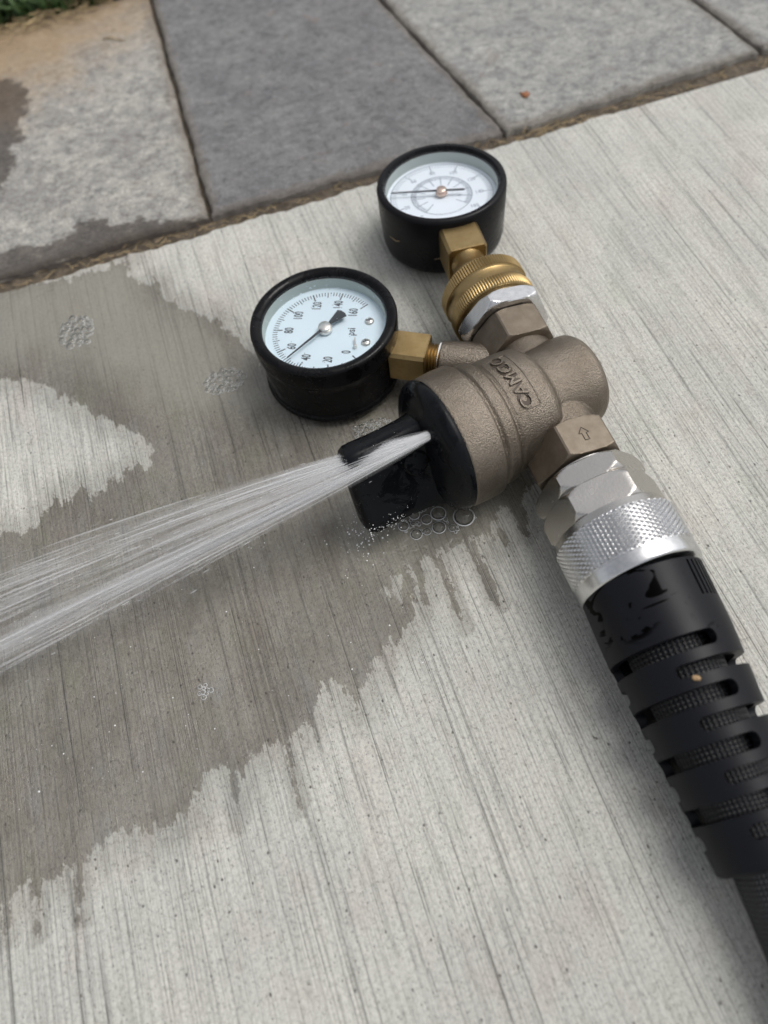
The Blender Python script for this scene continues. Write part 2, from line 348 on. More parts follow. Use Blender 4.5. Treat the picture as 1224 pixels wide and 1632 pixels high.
def mat_bronze():
    t = NT('cast_bronze')
    sand = t.noise(t.mm(2.0, 2.0, 2.0), 1, 3, .65); big = t.noise(t.mm(.09, .09, .09), 1, 5, .65)
    blot = t.noise(t.mm(.5, .5, .5), 1, 4, .7)
    c = t.mix(t.step(big, .3, .7), (.195, .165, .13), (.265, .23, .188))
    c = t.mix(t.math('MULTIPLY', t.step(blot, .6, .75), .5), c, (.12, .09, .07))
    c = t.mix(t.math('MULTIPLY', t.step(sand, .55, .38), .35), c, (.12, .095, .075))
    return t.pbr(Base_Color=c, Metallic=.95, Roughness=t.fmix(blot, .27, .46), Normal=t.bump(sand, .0007, .6))
def mat_bronze_cut():
    t = NT('machined_bronze'); n_ = t.noise(t.mm(.9, .25, .9), 1, 5, .7); b = t.noise(t.mm(.16, .16, .16), 1, 4, .6)
    c = t.mix(t.step(b, .35, .7), (.165, .135, .102), (.215, .18, .14))
    c = t.mix(t.math('MULTIPLY', t.step(n_, .60, .74), .6), c, (.10, .08, .06))
    return t.pbr(Base_Color=c, Metallic=.8, Roughness=t.fmix(n_, .36, .52), Normal=t.bump(n_, .0003, .3))
def mat_nickel():
    t = NT('nickel_plate'); n_ = t.noise(t.mm(1.2, 1.2, 1.2), 1, 5, .75); b = t.noise(t.mm(.2, .2, .2), 1, 4, .6)
    c = t.mix(t.math('MULTIPLY', t.step(n_, .58, .80), .3), (.52, .50, .47), (.30, .28, .26))
    return t.pbr(Base_Color=c, Metallic=1.0, Roughness=t.fmix(b, .15, .34), Normal=t.bump(n_, .0002, .25))
def mat_brass():
    t = NT('brass'); n_ = t.noise(t.mm(.7, .7, .7), 1, 5, .72); b = t.noise(t.mm(.15, .15, .15), 1, 4, .6)
    c = t.mix(t.step(b, .3, .7), (.32, .225, .10), (.40, .29, .14))
    c = t.mix(t.math('MULTIPLY', t.step(n_, .58, .72), .55), c, (.20, .12, .04))
    return t.pbr(Base_Color=c, Metallic=1.0, Roughness=t.fmix(n_, .30, .50), Normal=t.bump(n_, .0002, .25))
def mat_wet_black(name, c=(.0035, .0035, .004), dry=.42, wetr=.10, k=.12):
    t = NT(name); n_ = t.noise(t.mm(k, k, k), 1, 5, .65, .8); f = t.noise(t.mm(1.3, 1.3, 1.3), 1, 3, .6)
    r = t.fmix(t.step(n_, .46, .56), dry, wetr)
    return t.pbr(Base_Color=t.mix(t.step(n_, .46, .56), tuple(x*1.5 for x in c), c), Roughness=r, Specular_IOR_Level=.15, Normal=t.bump(f, .0002, .25))
def mat_sleeve():
    t = NT('matte_black_plastic'); v = t.mm(.075, .13, .075, (3.1, 1.7, 0))
    n_ = t.noise(v, 1, 3, .55, 1.0); f = t.noise(t.mm(2, 2, 2), 1, 2)
    m2 = t.noise(t.mm(.05, .05, .05), 1, 3)
    smear = t.math('MULTIPLY', t.step(n_, .60, .63), t.step(t.noise(t.mm(.035, .035, .035, (9, 2, 4)), 1, 1), .42, .50))
    sp_ = t.n('ShaderNodeSeparateXYZ'); t.put(sp_.inputs[0], t.mm())
    smear = t.math('MULTIPLY', smear, t.step(sp_.outputs[1], 34, 42))
    c = t.mix(smear, (.0055, .006, .0085), (.001, .001, .001))
    return t.pbr(Base_Color=c, Roughness=t.fmix(smear, t.fmix(m2, .38, .48), .30), Specular_IOR_Level=t.fmix(smear, .19, .02), Normal=t.bump(f, .00012, .15))
def mat_braid():
    t = NT('braided_hose'); uv = t.attr('u'); vv = t.attr('v')
    a = t.math('SINE', t.math('MULTIPLY', uv, 2*math.pi*52)); b = t.math('SINE', t.math('MULTIPLY', vv, 2*math.pi*.82))
    p = t.math('MULTIPLY', t.math('MULTIPLY_ADD', a, .5, .5), t.math('MULTIPLY_ADD', b, .5, .5))
    c = t.mix(t.step(p, .45, .9), (.0035, .004, .006), (.022, .025, .033))
    return t.pbr(Base_Color=c, Roughness=.55, Normal=t.bump(p, .0006, .9))
def mat_glass(name='lens_glass', tint=(1, 1, 1), rough=0.0, k=1.0):
    t = NT(name); tr = t.n('ShaderNodeBsdfTransparent'); t.put(tr.inputs[0], tint)
    gl = t.n('ShaderNodeBsdfGlossy'); gl.inputs['Roughness'].default_value = rough
    fr = t.n('ShaderNodeFresnel'); fr.inputs[0].default_value = 1.45
    mx = t.n('ShaderNodeMixShader'); t.put(mx.inputs[0], t.math('MULTIPLY', fr.outputs[0], k, clamp=True))
    t.t.links.new(tr.outputs[0], mx.inputs[1]); t.t.links.new(gl.outputs[0], mx.inputs[2]); t.t.links.new(mx.outputs[0], t.out.inputs[0])
    return t.m
def mat_bubble():
    t = NT('bubble_skin'); tr = t.n('ShaderNodeBsdfTransparent'); df = t.n('ShaderNodeBsdfDiffuse'); df.inputs[0].default_value = (.95, .96, .96, 1)
    gl = t.n('ShaderNodeBsdfGlossy'); gl.inputs['Roughness'].default_value = .05
    fr = t.n('ShaderNodeFresnel'); fr.inputs[0].default_value = 1.33; lw = t.n('ShaderNodeLayerWeight'); lw.inputs[0].default_value = .30
    m1 = t.n('ShaderNodeMixShader'); t.put(m1.inputs[0], t.math('MULTIPLY', fr.outputs[0], 1.8, clamp=True)); t.t.links.new(tr.outputs[0], m1.inputs[1]); t.t.links.new(gl.outputs[0], m1.inputs[2])
    m2 = t.n('ShaderNodeMixShader'); t.put(m2.inputs[0], t.step(lw.outputs['Facing'], .62, .96, 0, .85)); t.t.links.new(m1.outputs[0], m2.inputs[1]); t.t.links.new(df.outputs[0], m2.inputs[2])  # white diffuse towards the outline: painted highlight on the skin
    t.t.links.new(m2.outputs[0], t.out.inputs[0]); return t.m
def mat_drop():
    t = NT('water_drop')
    return t.pbr(Base_Color=(1, 1, 1), Roughness=.02, IOR=1.33, Transmission_Weight=1.0)
def mat_jet():
    t = NT('spray_water'); a = t.attr('cover')
    d = t.n('ShaderNodeBsdfDiffuse'); d.inputs[0].default_value = (.97, .975, .98, 1)
    l = t.n('ShaderNodeBsdfTranslucent'); l.inputs[0].default_value = (.97, .975, .98, 1)
    tr = t.n('ShaderNodeBsdfTransparent'); m1 = t.n('ShaderNodeMixShader'); m1.inputs[0].default_value = .5; m2 = t.n('ShaderNodeMixShader')
    t.t.links.new(d.outputs[0], m1.inputs[1]); t.t.links.new(l.outputs[0], m1.inputs[2])
    t.put(m2.inputs[0], a); t.t.links.new(tr.outputs[0], m2.inputs[1]); t.t.links.new(m1.outputs[0], m2.inputs[2]); t.t.links.new(m2.outputs[0], t.out.inputs[0])
    return t.m
M_RIM = mat_simple('water_meniscus', (.95, .96, .96), .2, Alpha=.85)  # near white: the sky caught by bubble rims is put into the colour

M_CON = mat_concrete()
M_BRONZE, M_BRCUT, M_NICK, M_BRASS = mat_bronze(), mat_bronze_cut(), mat_nickel(), mat_brass()
M_CHROME = mat_simple('bright_aluminium', (.66, .66, .66), .24, 1.0, var=.06, vscale=.6)
M_RUBBER = mat_wet_black('wet_black_rubber'); M_RUBDRY = mat_wet_black('black_rubber', (.0045, .0045, .0055), .40, .26, .05)
M_KNOB = mat_wet_black('wet_black_knob', (.0035, .004, .005), .40, .12, .10)
M_SLEEVE, M_BRAID = mat_sleeve(), mat_braid()
M_LENS = mat_glass(k=1.0); M_BUB = mat_bubble(); M_DROP = mat_drop(); M_JET = mat_jet()
M_DIAL = mat_simple('dial_white', (.68, .80, .88), .45); M_DIALRING = mat_simple('dial_wall', (.42, .47, .45), .5)
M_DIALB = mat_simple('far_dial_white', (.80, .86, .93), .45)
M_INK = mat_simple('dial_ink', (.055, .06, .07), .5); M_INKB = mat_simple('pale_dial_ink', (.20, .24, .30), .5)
M_NEEDLE = mat_simple('needle_black', (.03, .035, .04), .4)
M_TAPE = mat_simple('thread_tape', (.78, .77, .74), .6)
M_BRDARK = mat_simple('dark_bronze', (.075, .058, .045), .6, .3)  # dark tone for the arrow outline and the shade drawn round the letters
M_SCREW = mat_simple('zinc_screw', (.70, .68, .64), .35, .9)
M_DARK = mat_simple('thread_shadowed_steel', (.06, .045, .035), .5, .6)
M_SOIL = mat_simple('joint_soil', (.085, .066, .045), .95, bump=(.5, 1.2, .9), var=.55, vscale=.3)
M_STRAW = mat_simple('straw', (.36, .27, .145), .8, var=.3, vscale=.1)
M_GRASS = mat_simple('grass', (.045, .085, .022), .6, var=.45, vscale=.05)
M_LEAF = mat_simple('dead_leaf', (.26, .10, .04), .7, var=.3, vscale=.4)
M_EARTH = mat_simple('earth', (.09, .07, .045), .95, var=.4, vscale=.02)

# ------------------------------------------------------------------ the setting
g = obj('ground', ([(-6e4, -6e4, -60), (6e4, -6e4, -60), (6e4, 6e4, -60), (-6e4, 6e4, -60)], [(0, 1, 2, 3)]), M_EARTH, smooth=None); g['kind'] = 'structure'

def axis(a, b, step, lo, hi):
    return np.concatenate([[lo, lo/2+a/2 if lo < a-200 else a-20], np.arange(a, b+.01, step), [hi/2+b/2 if hi > b+200 else b+20, hi]])
xs = axis(-190, 200, 1.7, -2600, 2600); ys = np.concatenate([[-2400, -800, -260], np.arange(-100, 281.5, 1.7), [282.2, 283.4]])
X, Y = np.meshgrid(xs, ys); P = np.stack([X.ravel(), Y.ravel()], 1)
edge_w = 0.55*np.sin(P[:, 0]*.11)+.45*np.sin(P[:, 0]*.31+1)+.35*np.sin(P[:, 0]*.83+2)
Pm = P.copy(); last = P[:, 1] > 281.9; Pm[last, 1] += edge_w[last]
wet = np.minimum(sdf(P, WET), -sdf(P, DRY))
stk = np.max([sdf(P, s_) for s_ in STREAKS], 0)
# streaks are narrow: keep them despite the feathered edge
wet = np.maximum(wet, np.where(stk > -3, stk*2.2+1.0, -50)); wet = np.clip(wet, -40, 40)
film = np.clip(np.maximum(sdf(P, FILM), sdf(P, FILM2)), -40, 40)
Z = np.where(P[:, 1] > 283, -1.2, 0.0)
V = np.column_stack([Pm, Z]); nx, ny = len(xs), len(ys)
idx = np.arange(nx*ny).reshape(ny, nx)
F = np.stack([idx[:-1, :-1], idx[:-1, 1:], idx[1:, 1:], idx[1:, :-1]], -1).reshape(-1, 4)
# front face down to the joint
k0 = len(V); low = V[idx[-1]].copy(); low[:, 2] = -50; V = np.vstack([V, low])
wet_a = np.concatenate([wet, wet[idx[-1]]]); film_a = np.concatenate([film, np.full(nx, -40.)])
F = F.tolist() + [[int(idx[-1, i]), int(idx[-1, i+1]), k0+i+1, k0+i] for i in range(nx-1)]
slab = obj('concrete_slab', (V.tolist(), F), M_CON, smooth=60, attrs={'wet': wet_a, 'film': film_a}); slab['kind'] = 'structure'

# paving: four stones in view, laid in a bed of soil
def soil_strip():
    xs_ = np.arange(-420, 640, 3.0); ys_ = np.arange(278, 296.1, 2.0)
    Vv = []; 
    for y in ys_:
        for x in xs_:
            Vv.append((x, y, -3.2 + 1.3*math.sin(x*.21+y)+1.2*math.sin(x*.57+y*.9)+random.uniform(-.7, .7)))
    n_ = len(xs_); return Vv, [(j*n_+i, j*n_+i+1, (j+1)*n_+i+1, (j+1)*n_+i) for j in range(len(ys_)-1) for i in range(n_-1)]
soil = obj('joint_soil', soil_strip(), M_SOIL, smooth=180); soil['kind'] = 'structure'
bed = obj('paving', box(-900, 1000, 283.8, 497, -55, -2.4), M_SOIL, smooth=None); bed['kind'] = 'structure'
def paver(q, mat, seed, wetpolys=()):
    """q: near-left, near-right, far-right, far-left corners"""
    n_, m_ = 66, 74; r_ = random.Random(seed); ph = [r_.uniform(0, 6) for _ in range(8)]
    a, b, c, d = [np.array(p, float) for p in q]; top = []
    for j in range(m_+1):
        v = j/m_; v = .5-.5*math.cos(math.pi*v)
        for i in range(n_+1):
            u = i/n_; u = .5-.5*math.cos(math.pi*u)
            p = (a*(1-u)+b*u)*(1-v)+(d*(1-u)+c*u)*v
            L = np.linalg.norm(b-a); Hh = np.linalg.norm(d-a)
            e = min(u*L, (1-u)*L, v*Hh, (1-v)*Hh)
            fall = max(0, 1-e/2.2)
            wob = (.4*math.sin(p[0]*.14+ph[0])+.3*math.sin(p[0]*.37+ph[1])+.3*math.sin(p[0]*.9+ph[2]), .3*math.sin(p[1]*.13+ph[3])+.25*math.sin(p[1]*.41+ph[4])+.2*math.sin(p[1]*.8+ph[5]))
            x = p[0] + fall*wob[1]; y = p[1] + fall*wob[0]
            z = 1.6 - 1.3*fall**2.2 + .35*math.sin(x*.06+ph[6])*math.sin(y*.05+ph[7]) + .25*math.sin(x*.19+ph[2])*math.sin(y*.17)
            top.append((x, y, z, e))
    T = np.array(top); k = n_+1
    Fq = [(j*k+i, j*k+i+1, (j+1)*k+i+1, (j+1)*k+i) for j in range(m_) for i in range(n_)]
    per = [i for i in range(k)] + [j*k+n_ for j in range(1, m_+1)] + [m_*k+i for i in range(n_-1, -1, -1)] + [j*k for j in range(m_-1, 0, -1)]
    Vv = T[:, :3].tolist(); e = T[:, 3].tolist(); base = len(Vv)
    for i in per: Vv.append([Vv[i][0], Vv[i][1], -40]); e.append(0)
    Fq += [(per[i], base+i, base+(i+1) % len(per), per[(i+1) % len(per)]) for i in range(len(per))]
    A = np.array(Vv)[:, :2]
    wt = np.max([sdf(A, p) for p in wetpolys], 0) if wetpolys else np.full(len(A), -60.)
    return obj('paving_stone', (Vv, Fq), mat, bed, smooth=50, attrs={'rim': e, 'wet': np.clip(wt, -60, 60)})
BASE['paving'] = Vector((0, 0, 0))
pv1 = mat_paver('pale_tan_stone', (.68, .655, .59), (.43, .415, .39), .8, 1, 1.15)
pv2 = mat_paver('blue_grey_stone', (.34, .337, .33), (.235, .235, .24), 0, 2, 1.0)
pv3 = mat_paver('pale_grey_stone', (.60, .595, .55), (.40, .40, .39), 0, 3, 1.1)
paver([(-262, 290), (-1.5, 290.5), (6.0, 486), (-258, 497)], pv1, 1, [PW, PW2])['label'] = 'pale tan paving stone with dark wet stains at its left side'
paver([(.6, 291.0), (140.6, 289.6), (114.5, 486), (8.2, 486)], pv2, 2)['label'] = 'darker blue grey paving stone'
paver([(142.4, 289.6), (275.8, 294.2), (249.6, 486), (116.4, 486)], pv3, 3)['label'] = 'pale grey paving stone'
paver([(278.0, 294.2), (440, 292), (430, 486), (251.6, 486)], pv3, 4)
paver([(443, 292), (600, 293), (590, 486), (433, 486)], pv2, 5)

# lawn edge
gv, gf = [], []
for i in range(9000):
    x = random.uniform(-330, 420); y = 489 + abs(random.gauss(0, 1))*60
    if y > 690: continue
    hgt = random.uniform(10, 26); a = random.uniform(0, 2*math.pi); ln = random.uniform(.2, 1.3)*hgt; wd = random.uniform(.9, 1.7)
    dx, dy = math.cos(a), math.sin(a); px, py = -dy*wd, dx*wd; k = len(gv)
    z0 = -6
    gv += [(x-px, y-py, z0), (x+px, y+py, z0), (x+px*.8+dx*ln*.35, y+py*.8+dy*ln*.35, z0+hgt*.6), (x-px*.8+dx*ln*.35, y-py*.8+dy*ln*.35, z0+hgt*.6), (x+dx*ln, y+dy*ln, z0+hgt)]
    gf += [(k, k+1, k+2, k+3), (k+3, k+2, k+4)]
gr = obj('grass', (gv, gf), M_GRASS, smooth=None); gr['kind'] = 'stuff'; gr['label'] = 'dark green grass along the far edge of the paving'; gr['category'] = 'grass'
earth = obj('lawn_soil', box(-900, 1000, 497.5, 2600, -55, -7), M_EARTH, smooth=None); earth['kind'] = 'structure'

def straw_bits(spots, n, r=.28):
    geos = []
    for _ in range(n):
        x, y, z, sp = spots(); a = random.gauss(0, .55) + random.choice((0, math.pi)); L = random.uniform(3, 11)*sp; b = random.uniform(-.5, .5)
        p = [(x, y, z), (x+math.cos(a)*L/2, y+math.sin(a)*L/2, z+random.uniform(.2, 1.6)), (x+math.cos(a+b)*L, y+math.sin(a+b)*L, z+random.uniform(-.4, .8))]
        geos.append(tube(p, lambda t: r*(1-.6*t), 4, False))
    return join(*geos)
def crack_spot():
    x = random.choice((random.uniform(-120, 290), random.gauss(170, 45), random.gauss(-30, 25))); return x, 286.5+random.gauss(0, 1.5), -1.4, .8
st = obj('dry_grass', straw_bits(crack_spot, 150, .17), M_STRAW, smooth=180); st['kind'] = 'stuff'; st['label'] = 'dry grass clippings lying in the joint along the concrete'; st['category'] = 'dry grass'
def edge_spot(): return random.gauss(-60, 30), 484+random.gauss(0, 4), 3, 2.0
st2 = obj('dry_grass', straw_bits(edge_spot, 90, .35), M_STRAW, smooth=180); st2['kind'] = 'stuff'; st2['label'] = 'dry grass blades at the edge of the green grass'; st2['category'] = 'dry grass'
def lone(name, label, cat, pts, r, mat, group=None):
    o = obj(name, tube(pts, lambda t: r*(1-.55*abs(2*t-1)), 6), mat, smooth=180); o['label'] = label; o['category'] = cat
    if group: o['group'] = group
    return o
lone('straw', 'pale straw lying flat on the tan paving stone near the grass', 'straw', [(-25, 450, 2.2), (-20, 447.5, 3.0), (-14, 442.4, 2.3)], .45, M_STRAW, 'loose straws')
lone('straw', 'bent straw stuck on the left side of the far black gauge', 'straw', [(64.6, 229.2, 17.5), (66.4, 226.4, 16.6), (68.6, 224.4, 17.4)], .16, M_STRAW, 'loose straws')
lone('straw', 'curved straw on the far gauge beside its brass stem', 'straw', [(77.6, 213.2, 14.5), (79.6, 211.6, 15.6), (81.6, 210.0, 13.5), (83.0, 208.9, 10.5)], .16, M_STRAW, 'loose straws')
lf = obj('leaf_fragment', join(([(158.2, 308, 2.2), (160, 307, 2.5), (162.4, 309, 2.2), (161.6, 311.5, 2.6), (159.8, 310.4, 2.9), (158.4, 312.4, 2.2)], [(0, 1, 4), (1, 2, 3, 4), (0, 4, 5)])), M_LEAF, smooth=180)
lf['label'] = 'small orange brown leaf fragment on the pale grey paving stone'; lf['category'] = 'leaf'
sm = lf.modifiers.new('thick', 'SOLIDIFY'); sm.thickness = .0004; evaluated(lf)

# ------------------------------------------------------------------ the regulator
reg = thing('pressure_regulator', 'bronze water pressure regulator with black knob lying on the wet concrete', 'pressure regulator', (75, 130, 0))
FB = frame((40.2, 125.2, 23), (62, 10.3, -2.2), (0, 1, 0))
body_prof = [(6.2, 0), (6.2, 21.9), (7.2, 22.8), (13, 23.1), (17.9, 22.9), (18.6, 22.2), (19.1, 20.6), (19.7, 20.3), (20.3, 20.9), (20.9, 21.3), (24.2, 21.2), (24.9, 20.5), (25.3, 19.4), (25.9, 19.2), (26.5, 19.6), (27.2, 19.75), (36, 19.6), (40.3, 19.2), (42, 18.2), (43.2, 16.2), (44.5, 15.4), (50, 15.6), (58, 16.1), (60.8, 15.8), (62.6, 14.6), (63.4, 12.6), (63.6, 0)]
def seg(a, b, r0, r1=None, n=48):
    a, b = Vector(a), Vector(b); return xf(lathe([(0, 0), (0, r0), ((b-a).length, r1 or r0), ((b-a).length, 0)], n), frame(a, b-a, (0.2, .1, 1) if abs((b-a).normalized().z) < .9 else (1, 0, 0)))
def hexg(y0, y1, cx, cz, af, roll=0.0, ch=1.6):
    return xf(hexnut(0, y1-y0, af, roll, ch), frame((cx, y0, cz), (0, 1, 0), (1, 0, 0)))
cast = join(xf(lathe(body_prof, 120), FB),
            seg((86, 137, 20), (86.5, 111, 19), 13.2, 11.4), seg((86.5, 117.5, 19), (86.5, 112, 19), 11.5, 12.6),
            seg((87.5, 133, 20), (87.5, 154, 19), 12.2, 10.6),
            seg((90, 147.5, 17.5), (62.0, 164.6, 15.4), 8.2, 6.8))
body = obj('body', cast, M_BRONZE, reg)
rm = body.modifiers.new('cast', 'REMESH'); rm.mode = 'VOXEL'; rm.voxel_size = .36*S; rm.use_smooth_shade = True
smo = body.modifiers.new('soft', 'SMOOTH'); smo.iterations = 4; smo.factor = .5
evaluated(body); body.data.shade_smooth()
# raised lettering and its frame, wrapped on the barrel
def wrap(geo, phi0, u0, r0):
    """x runs round the barrel away from the viewer, y runs towards the knob, z outwards"""
    out = []
    for v in geo[0]:
        p = phi0 - v[0]/19.6; r = r0+v[2]; out.append((r*math.cos(p), r*math.sin(p), u0 - v[1]))
    return out, geo[1]
def dense(geo, it=1):
    bm = bmesh.new(); vs = [bm.verts.new(v) for v in geo[0]]
    for f in geo[1]:
        try: bm.faces.new([vs[i] for i in f])
        except ValueError: pass
    bmesh.ops.triangulate(bm, faces=bm.faces[:]); bmesh.ops.subdivide_edges(bm, edges=bm.edges[:], cuts=it, use_grid_fill=False)
    bm.verts.ensure_lookup_table(); r = [tuple(v.co) for v in bm.verts], [tuple(v.index for v in f.verts) for f in bm.faces]; bm.verts.index_update()
    r = [tuple(v.co) for v in bm.verts], [tuple(v.index for v in f.verts) for f in bm.faces]; bm.free(); return r
def slab_text(s, h, th, cond, bold):
    V_, F_ = text(s, h, .08, cond, bold); zmax = max(v[2] for v in V_) or 1
    return [(v[0], v[1], (v[2]/zmax)*th) for v in V_], F_
let = dense(slab_text('CAMCO', 4.2, .85, 1.0, .0), 3)
obj('raised_lettering', wrap(let, math.radians(92), 31.4, 19.55), M_BRONZE, reg, FB, 30)
let_shade = dense(slab_text('CAMCO', 4.55, .38, 1.0, .075), 3)  # wider dark copy of the letters: recess shadow put into colour
obj('lettering_shade', wrap(let_shade, math.radians(92), 31.4, 19.5), M_BRDARK, reg, FB, 30)
def ridge(pts, r): return tube(pts, r, 6)
fr_w, fr_a, fr_b = 11.2, -4.2, 4.4
loop = [(x, fr_a, .05) for x in np.linspace(-fr_w, fr_w, 20)] + [(fr_w, y, .05) for y in np.linspace(fr_a, fr_b, 6)] + [(x, fr_b, .05) for x in np.linspace(fr_w, -fr_w, 20)] + [(-fr_w, y, .05) for y in np.linspace(fr_b, fr_a, 6)]
obj('nameplate_border', wrap(tube(loop, .26, 6), math.radians(92), 31.4, 19.5), M_BRONZE, reg, FB, 180)
ih = obj('inlet_hex', hexg(101.4, 114.4, 86.0, 19, 27, math.radians(6), 1.5), M_BRCUT, reg, smooth=22)
oh = obj('outlet_hex', hexg(152.2, 165.0, 87.5, 19, 25, math.radians(6), 1.3), M_BRCUT, reg, smooth=22)
def arrow_ring():
    pts = [(-.75, -2.3), (.75, -2.3), (.75, .3), (1.75, .3), (0, 2.5), (-1.75, .3), (-.75, .3), (-.75, -2.3)]
    p3 = []
    for (x0, y0), (x1, y1) in zip(pts[:-1], pts[1:]):
        for t_ in (0.0, .5): p3.append((x0+(x1-x0)*t_, y0+(y1-y0)*t_, 0))
    return tube(p3 + [p3[0]], .16, 6)
an = Vector((math.sin(math.radians(6)), 0, math.cos(math.radians(6))))
obj('arrow_mark', xf(arrow_ring(), frame(Vector((86, 108.0, 19)) + an*13.52, an, (1, 0, -.1))), M_BRDARK, ih, smooth=180)
nut = obj('outlet_nut', join(hexg(165.3, 171.6, 87.5, 19, 30, math.radians(8), 2.2), seg((87.5, 171.4, 19), (87.5, 173.4, 19), 13.5)), M_CHROME, reg, smooth=22)
th = [(0, 0)] + [(i*.45, 11.2 + (.5 if i % 2 else 0)) for i in range(9)] + [(3.7, 0)]
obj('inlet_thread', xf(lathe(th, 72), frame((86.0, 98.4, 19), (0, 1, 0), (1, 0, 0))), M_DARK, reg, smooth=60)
obj('thread_tape', seg((62.2, 164.5, 15.4), (61.3, 165.05, 15.35), 6.2, 6.0), M_TAPE, reg)
# adjusting knob: flange and wing grip
kn = obj('knob_flange', xf(lathe([(-.6, 0), (-.6, 13), (0, 15.5), (1.2, 18.4), (2.6, 20.9), (4.0, 22.2), (5.2, 22.9), (6.6, 22.9), (7.2, 22.3), (7.2, 0)], 120), FB), M_KNOB, reg, smooth=50)
ph_ = math.radians(62); ux = Vector((math.cos(ph_), math.sin(ph_), 0)); un_ = Vector((-math.sin(ph_), math.cos(ph_), 0))
def stadium(L, T, u, n=64, sh=-2.0):
    row = []
    for j in range(n):
        a = 2*math.pi*j/n; c_, s_ = math.cos(a), math.sin(a); e = .42
        x = L/2*math.copysign(abs(c_)**.68, c_); y = T/2*math.copysign(abs(s_)**e, s_)*(.80+(.42 if x < 0 else .22)*min(1, abs(2*x/L))**2.2); x += sh
        p = ux*x + un_*y; row.append((p.x, p.y, u))
    return row
secs = [(2, 33.5, 17), (0, 32.4, 15.4), (-1.2, 31.8, 14.2), (-6, 31.2, 13.2), (-14, 30.8, 12.8), (-21, 31.2, 13.2), (-23.6, 31.0, 13.0), (-25.2, 29.6, 11.6), (-26.2, 27.2, 8.6), (-26.5, 24, 5)]
obj('knob_grip', xf(rings([stadium(L, T, u) for u, L, T in secs][::-1]), FB), M_KNOB, kn, smooth=60)
boss_c = FB @ (un_*4.6 + Vector((0, 0, -4.6)) + ux*1.5)
obj('screw_boss', xf(lathe([(0, 0), (0, 4.4), (1.3, 4.3), (1.9, 3.7), (2.0, 0)], 40), frame(boss_c, FB.to_3x3() @ un_, (1, 0, 0))), M_KNOB, kn)

# ------------------------------------------------------------------ gauges
def gauge_common(root, R, H, step, dial_z, lens_z, Rl, mcase, marks):
    if step:
        prof = [(0, 0), (0, R-2.2), (.5, R-1.1), (1.4, R-.8), (2.6, R-.8), (3.2, R-1.5), (H-12, R-1.3), (H-9.5, R-1.2), (H-8.6, R-.4), (H-7.5, R-.2)]
    else:
        prof = [(0, 0), (0, R-4.5), (.8, R-2.6), (2.4, R-1.3), (5, R-.7), (H-8, R-.1)]
    case = obj('case', lathe(prof + [(prof[-1][0], 0)], 128), mcase, root, smooth=50)
    z0 = prof[-1][0]-.05
    bz = [(z0, R-.15), (H-1.6, R), (H-.5, R-.35), (H, R-1.2), (H-.15, R-2.6), (H-.7, Rl+.45), (H-1.6, Rl), (dial_z-.3, Rl), (dial_z-.3, Rl+1.2), (z0, Rl+1.2)]
    bez = obj('bezel', ring_band(bz, 128), mcase, root, smooth=50)
    obj('inner_wall', ring_band([(dial_z+.02, Rl-.05), (lens_z-1.2, Rl-.05), (lens_z-1.2, Rl-.25), (dial_z+.02, Rl-.3)], 128), M_DIALRING, bez, smooth=50)
    dial = obj('dial', lathe([(dial_z-1.2, 0), (dial_z-1.2, Rl-.3), (dial_z, Rl-.3), (dial_z, 0)], 128), M_DIAL, root, smooth=30)
    obj('lens', lathe([(lens_z-.5, 0), (lens_z-.5, Rl-.1), (lens_z, Rl-.1), (lens_z+.18, Rl*.5), (lens_z+.2, 0)], 96) if False else disc(Rl-.05, lens_z), M_LENS, root, smooth=None)
    return case, bez, dial
def tick(a, r0, r1, wd, z):
    d = (-math.sin(a), math.cos(a)); n_ = (d[1], -d[0])   # a counter-clockwise from dial up
    return [(d[0]*r0-n_[0]*wd/2, d[1]*r0-n_[1]*wd/2, z), (d[0]*r0+n_[0]*wd/2, d[1]*r0+n_[1]*wd/2, z), (d[0]*r1+n_[0]*wd/2, d[1]*r1+n_[1]*wd/2, z), (d[0]*r1-n_[0]*wd/2, d[1]*r1-n_[1]*wd/2, z)], [(0, 1, 2, 3)]
def ang(v): return math.radians(135 - 270*v/160)
def needle(root, v, z, tip, tail, tailw, mat, hubm, hubr, thick=.3):
    a = ang(v); d = Vector((-math.sin(a), math.cos(a), 0)); n_ = Vector((d.y, -d.x, 0))
    out = [d*tip - n_*.18, d*tip + n_*.18, d*2 + n_*.5, -d*2 + n_*.5, -d*(tail-.4) + n_*tailw*.92, -d*tail*1.03 + n_*tailw*.4, -d*tail*1.03 - n_*tailw*.4, -d*(tail-.4) - n_*tailw*.92, -d*2 - n_*.5, d*2 - n_*.5]
    m = len(out); rows = [[(p.x, p.y, z) for p in out], [(p.x, p.y, z+thick) for p in out]]
    nd = obj('needle', rings(rows[::-1]), mat, root, smooth=30)
    obj('hub', lathe([(z-1.2, 0), (z-1.2, hubr*1.05), (z-.1, hubr*1.05), (z-.1, hubr*.9), (z+.9, hubr*.88), (z+1.15, hubr*.7), (z+1.2, 0)], 32), hubm, nd, smooth=40)
    return nd

def drops_on(root, parent, n, fn, rmin, rmax, name='water_droplets'):
    o = obj(name, join(*[xf(ball((0, 0, 0), r, 8, .55, True), M_) for M_, r in [fn(random.uniform(rmin, rmax)*random.uniform(.4, 1)) for _ in range(n)]]), M_DROP, parent, smooth=180)
    if not parent: o.data.materials[0] = M_RIM  # drops on the ground turn white, their glints painted as colour
    o['kind'] = 'stuff'; return o

